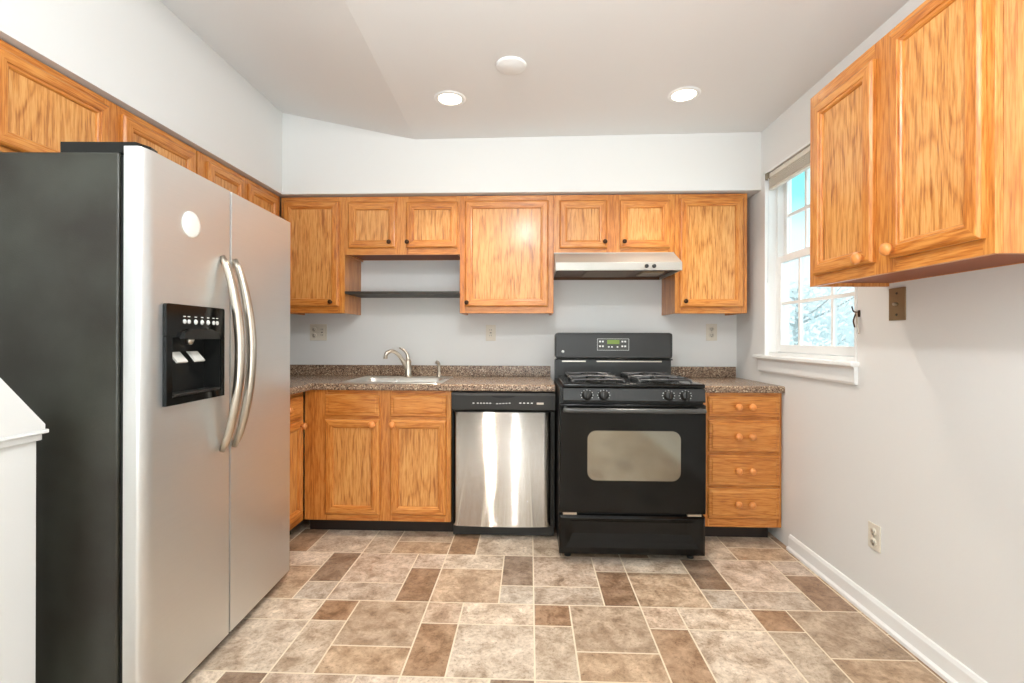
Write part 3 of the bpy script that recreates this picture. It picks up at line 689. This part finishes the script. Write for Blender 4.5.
# ------------------------------------------------------------------ refrigerator
FW, FH, FD = 0.930, 1.722, 0.70
fg = thing('refrigerator', 'stainless side-by-side refrigerator with dark grey side and door dispenser', 'refrigerator', (-1.121, 1.340, 0), R(90+2.18))
b = MB(); b.box(0.004, FW-0.004, 0.074, FD, 0.030, 1.706, 0.006)
b.build('cabinet_body', M['fridge_side'], fg)
MB().box(0.014, FW-0.014, 0.0555, 0.0735, 0.046, 1.698).build('gasket', M['gasket'], fg)
def door_plan(x0, x1, r0, r1, dep=0.055, n=8):
    out = [(x0, dep)]
    for k in range(n+1):
        a = R(180 + 90*k/n); out.append((x0+r0+r0*math.cos(a), r0*0.38+r0*0.38*math.sin(a)))
    for k in range(n+1):
        a = R(270 + 90*k/n); out.append((x1-r1+r1*math.cos(a), r1*0.9+r1*0.9*math.sin(a)))
    out.append((x1, dep)); return out
fdr = []
NX0, NX1, NZ0, NZ1 = 0.106, 0.356, 0.978, 1.170   # dispenser niche
for nm, x0, x1, r0, r1 in (('freezer_door', 0.0, 0.427, 0.048, 0.001), ('fridge_door', 0.437, FW, 0.001, 0.012)):
    b = MB(); pl = door_plan(x0, x1, r0, r1)
    if nm == 'freezer_door':      # lower, upper and side strips around the niche opening
        cut = lambda a, c: [(max(min(p[0], c), a), p[1]) for p in pl]
        b.prism(pl, 'z', 0.046, NZ0, False); b.prism(pl, 'z', NZ1, FH, False)
        left = [p for p in pl if p[0] <= NX0]; left = left + [(NX0, 0.0), (NX0, 0.055)]
        left = [(x0, 0.055)] + [p for p in pl[1:-1] if p[0] < NX0] + [(NX0, 0.0), (NX0, 0.055)]
        right = [(NX1, 0.055), (NX1, 0.0)] + [p for p in pl[1:-1] if p[0] > NX1] + [(x1, 0.055)]
        b.prism(left, 'z', NZ0, NZ1); b.prism(right, 'z', NZ0, NZ1)
        b.box(NX0, NX1, 0.053, 0.055, NZ0, NZ1)
        for f in b.bm.faces: f.smooth = abs(f.normal.z) < 0.5 if False else False
    else:
        b.prism(pl, 'z', 0.046, FH)
    d = b.build(nm, M['steel'], fg); fdr.append(d)
    for poly in d.data.polygons:
        poly.use_smooth = abs(poly.normal.z) < 0.3
    d.data.set_sharp_from_angle(angle=R(32))
# arched handles either side of the split
def handle(x, sgn, parent):
    pts = []
    n = 24
    for k in range(n+1):
        t_ = k/n; z = 0.750+0.716*t_; q = math.sin(math.pi*t_)
        pts.append((x + sgn*0.000, -0.004-0.066*q**0.75, z))
    b = MB(); rs = [0.010+0.008*math.sin(math.pi*k/n)**0.5 for k in range(n+1)]
    b.tube(pts, rs, 12)
    b.build('handle', M['nickel'], parent)
handle(0.374, -1, fdr[0]); handle(0.452, 1, fdr[1])
# badge and dispenser on the freezer door
MB().lathe([(0.043, 0), (0.043, 0.004), (0.038, 0.006), (0.030, 0.007)], (0.209, 0.0005, 1.543), (0, -1, 0), 32).build('round_badge', M['white_plastic'], fdr[0])
dsp = fdr[0]
b = MB(); b.prism([(p[0], p[1]) for p in rr(0.080, 0.376, NZ1-0.002, 1.273, 0, 0.008)], 'y', -0.012, 0.0)
b.box(0.080, NX0, -0.012, 0.0, 0.955, NZ1); b.box(NX1, 0.376, -0.012, 0.0, 0.955, NZ1); b.box(NX0, NX1, -0.012, 0.0, 0.955, NZ0)
b.build('dispenser_panel', M['black_gloss'], dsp)
b = MB()
b.box(NX0, NX0+0.003, -0.008, 0.0525, NZ0, NZ1); b.box(NX1-0.003, NX1, -0.008, 0.0525, NZ0, NZ1); b.box(NX0+0.003, NX1-0.003, 0.0495, 0.0525, NZ0, NZ1)
b.box(NX0+0.003, NX1-0.003, -0.008, 0.0495, NZ1-0.004, NZ1-0.001); b.box(NX0+0.003, NX1-0.003, -0.008, 0.0495, NZ0, NZ0+0.004)
b.build('dispenser_niche', M['black_soft'], dsp)
b = MB(); b.prism([(0.135, 1.162), (0.330, 1.162), (0.315, 1.186), (0.280, 1.195), (0.185, 1.195), (0.150, 1.186)], 'y', -0.026, -0.0115); b.build('dispenser_hood', M['black_soft'], dsp)
MB().lathe([(0.016, 0), (0.012, 0.018), (0.008, 0.024)], (0.232, 0.020, 1.168), (0, 0, -1)).build('spout', M['nickel'], dsp)
for px in (0.150, 0.238):
    b = MB(); b.loops([[(px, 0.030, 1.120), (px+0.050, 0.030, 1.120), (px+0.050, 0.036, 1.120), (px, 0.036, 1.120)], [(px+0.003, 0.004, 1.088), (px+0.053, 0.004, 1.088), (px+0.053, 0.009, 1.084), (px+0.003, 0.009, 1.084)]], True, True)
    b.build('paddle', M['white_plastic'], dsp)
MB().box(NX0+0.006, NX1-0.006, -0.014, 0.035, NZ0+0.004, NZ0+0.010, 0.002).build('drip_tray', M['black'], dsp)
bx = (0.160, 0.181, 0.215, 0.248, 0.280, 0.310, 0.330)
for k, x in enumerate(bx):
    MB().lathe([(0.0095 if 1 < k < 5 else 0.0075, 0), (0.007, 0.003)], (x, -0.0118, 1.219), (0, -1, 0), 14).build('dispenser_button', M['white_print'], dsp)
    MB().box(x-0.006, x+0.006, -0.0128, -0.0118, 1.234, 1.237).build('button_mark', M['white_print'], dsp)
# top hinge covers, toe grille, feet
b = MB(); b.prism([(0.012, 0.030), (0.050, 0.014), (0.085, 0.020), (0.100, 0.060), (0.085, 0.150), (0.050, 0.230), (0.012, 0.250)], 'z', 1.7065, 1.738); b.build('hinge_cover', M['black_soft'], fg)
b = MB(); b.prism([(FW-0.012, 0.020), (FW-0.05, 0.016), (FW-0.085, 0.030), (FW-0.085, 0.15), (FW-0.012, 0.20)], 'z', 1.7065, 1.735); b.build('hinge_cover', M['black_soft'], fg)
MB().box(0.012, FW-0.012, 0.030, 0.0725, 0.010, 0.042, 0.003).build('toe_grille', M['black'], fg)
for x in (0.06, FW-0.06):
    for y in (0.14, 0.62): MB().lathe([(0.02, 0), (0.02, 0.030)], (x, y, 0.0009)).build('foot', M['black'], fg)

# ------------------------------------------------------------------ outlets and plates (local front faces -y)
def outlet(label, w, h, loc, rz, gangs, name='wall_outlet'):
    t = thing(name, label, 'outlet', loc, rz)
    MB().box(-w/2, w/2, -0.006, -0.0003, -h/2, h/2, 0.002).build('cover_plate', M['outlet'], t)
    for gx, kind in gangs:
        if kind == 'duplex':
            for z in (-0.021, 0.021):
                r_ = MB().lathe([(0.0165, 0), (0.0165, 0.0025)], (gx, -0.006, z), (0, -1, 0), 20).build('socket', M['outlet'], t)
                b = MB(); b.box(gx-0.007, gx-0.0045, -0.0092, -0.0083, z-0.003, z+0.007); b.box(gx+0.0045, gx+0.007, -0.0092, -0.0083, z-0.003, z+0.007)
                b.lathe([(0.0028, 0), (0.0028, 0.0008)], (gx, -0.0084, z-0.009), (0, -1, 0), 10); b.build('slots', M['slot'], r_)
        else:
            r_ = MB().box(gx-0.017, gx+0.017, -0.0085, -0.006, -0.033, 0.033, 0.001).build('socket', M['outlet'], t)
            b = MB()
            for z in (-0.020, 0.020):
                b.box(gx-0.007, gx-0.0045, -0.0094, -0.0084, z-0.004, z+0.006); b.box(gx+0.0045, gx+0.007, -0.0094, -0.0084, z-0.004, z+0.006)
            b.box(gx-0.006, gx+0.006, -0.0098, -0.0084, -0.003, 0.003); b.build('slots', M['slot'], r_)
    b = MB(); b.lathe([(0.003, 0), (0.003, 0.001)], (0, -0.006, 0), (0, -1, 0), 10); b.build('screw', M['nickel'], t)
    return t
outlet('wide double outlet plate on back wall beside refrigerator', 0.124, 0.118, (-1.527, YB, 1.206), 0, ((-0.028, 'duplex'), (0.028, 'gfci')))
outlet('white outlet on back wall above worktop, over the dishwasher', 0.070, 0.115, (-0.279, YB, 1.205), 0, ((0, 'gfci'),))
outlet('white outlet on back wall right of range above drawers worktop', 0.076, 0.118, (1.271, YB, 1.213), 0, ((0, 'duplex'),))
outlet('white outlet low on right wall above baseboard', 0.070, 0.108, (XR, 2.052, 0.341), R(-90), ((0, 'duplex'),))
t = thing('wall_plate', 'bare brown metal wall plate under the right wall cabinet', 'wall plate', (XR, 1.932, 1.306), R(-90))
b = MB(); b.box(-0.042, 0.042, -0.005, -0.0003, -0.064, 0.064, 0.001, 1); b.build('plate', M['brass'], t)
MB().lathe([(0.006, 0), (0.006, 0.012), (0.004, 0.014)], (0.0, -0.005, 0.0), (0, -1, 0), 12).build('stud', M['nickel'], t)
for z in (-0.042, 0.042): MB().lathe([(0.005, 0), (0.004, 0.002)], (0.0, -0.005, z), (0, -1, 0), 12).build('screw', M['slot'], t)

# ------------------------------------------------------------------ ceiling fixtures
def downlight(label, x, y, zc):
    t = thing('recessed_light', label, 'ceiling light', (x, y, zc), 0, 'recessed ceiling lights')
    MB().lathe([(0.060, -0.001), (0.064, -0.006), (0.080, -0.005), (0.084, -0.0005)], (0, 0, 0), (0, 0, 1), 36, False).build('trim_ring', M['trim'], t)
    MB().lathe([(0.0, -0.004), (0.061, -0.0035), (0.061, -0.0005)], (0, 0, 0), (0, 0, 1), 32).build('lens', M['lens'], t)
    d = bpy.data.lights.new('downlight_beam', 'AREA'); d.shape = 'DISK'; d.size = 0.12; d.energy = 4.2; d.color = (1.0, 0.92, 0.82); d.spread = R(105)
    o = bpy.data.objects.new('downlight_beam', d); COL.objects.link(o); o.location = (x, y, zc-0.012)
    return t
downlight('lit recessed ceiling light on the left, nearest the ceiling crease', -0.43, 2.535, 2.4475)
downlight('lit recessed ceiling light on the right, nearest the window wall', 0.81, 2.554, 2.4575)
t = tag(MB().lathe([(0.0, -0.014), (0.050, -0.014), (0.056, -0.010), (0.060, -0.010), (0.070, -0.006), (0.073, 0.0)], (0, 0, 0), (0, 0, 1), 36).build('ceiling_cover', M['trim'], None, (-0.092, 2.238, 2.449)),
        'round white blank cover plate on ceiling between the two lights', 'ceiling cover')

# ------------------------------------------------------------------ outside the window
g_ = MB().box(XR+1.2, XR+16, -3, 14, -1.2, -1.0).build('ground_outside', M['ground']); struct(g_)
def tree(label, x, y, h, r, n):
    t = thing('garden_tree', label, 'tree', (x, y, -1.0), 0, 'trees outside the window')
    b = MB(); b.tube(curve([(0, 0, 0), (0.05, 0.03, h*0.4), (-0.04, 0.05, h*0.7), (0.02, 0, h)]), [0.12]*8+[0.09]*8+[0.04]*9, 8)
    for k in range(12):
        a = random.uniform(0, 6.28); z = h*random.uniform(0.3, 0.9); L = r*random.uniform(0.6, 1)
        b.tube(curve([(0, 0, z), (L*0.5*math.cos(a), L*0.5*math.sin(a), z+0.25*L), (L*math.cos(a), L*math.sin(a), z+0.6*L)], 3), [0.035, 0.03, 0.025, 0.02, 0.016, 0.012, 0.008], 6)
    b.build('trunk', M['bark'], t)
    b = MB()
    for k in range(n):
        v = Vector((random.gauss(0, 1), random.gauss(0, 1), random.gauss(0, 1))).normalized()*r*random.uniform(0.35, 1.0)**0.6
        c = Vector((v.x, v.y, h*0.68+v.z*h*0.33/r)); s_ = random.uniform(0.05, 0.11)
        u_ = Vector((random.gauss(0, 1), random.gauss(0, 1), random.gauss(0, 1))).normalized(); w_ = u_.orthogonal().normalized()
        b.face([b.bm.verts.new(c+q) for q in (u_*s_, w_*s_*0.5, -u_*s_, -w_*s_*0.5)])
    b.build('foliage', M['leaf'], t)
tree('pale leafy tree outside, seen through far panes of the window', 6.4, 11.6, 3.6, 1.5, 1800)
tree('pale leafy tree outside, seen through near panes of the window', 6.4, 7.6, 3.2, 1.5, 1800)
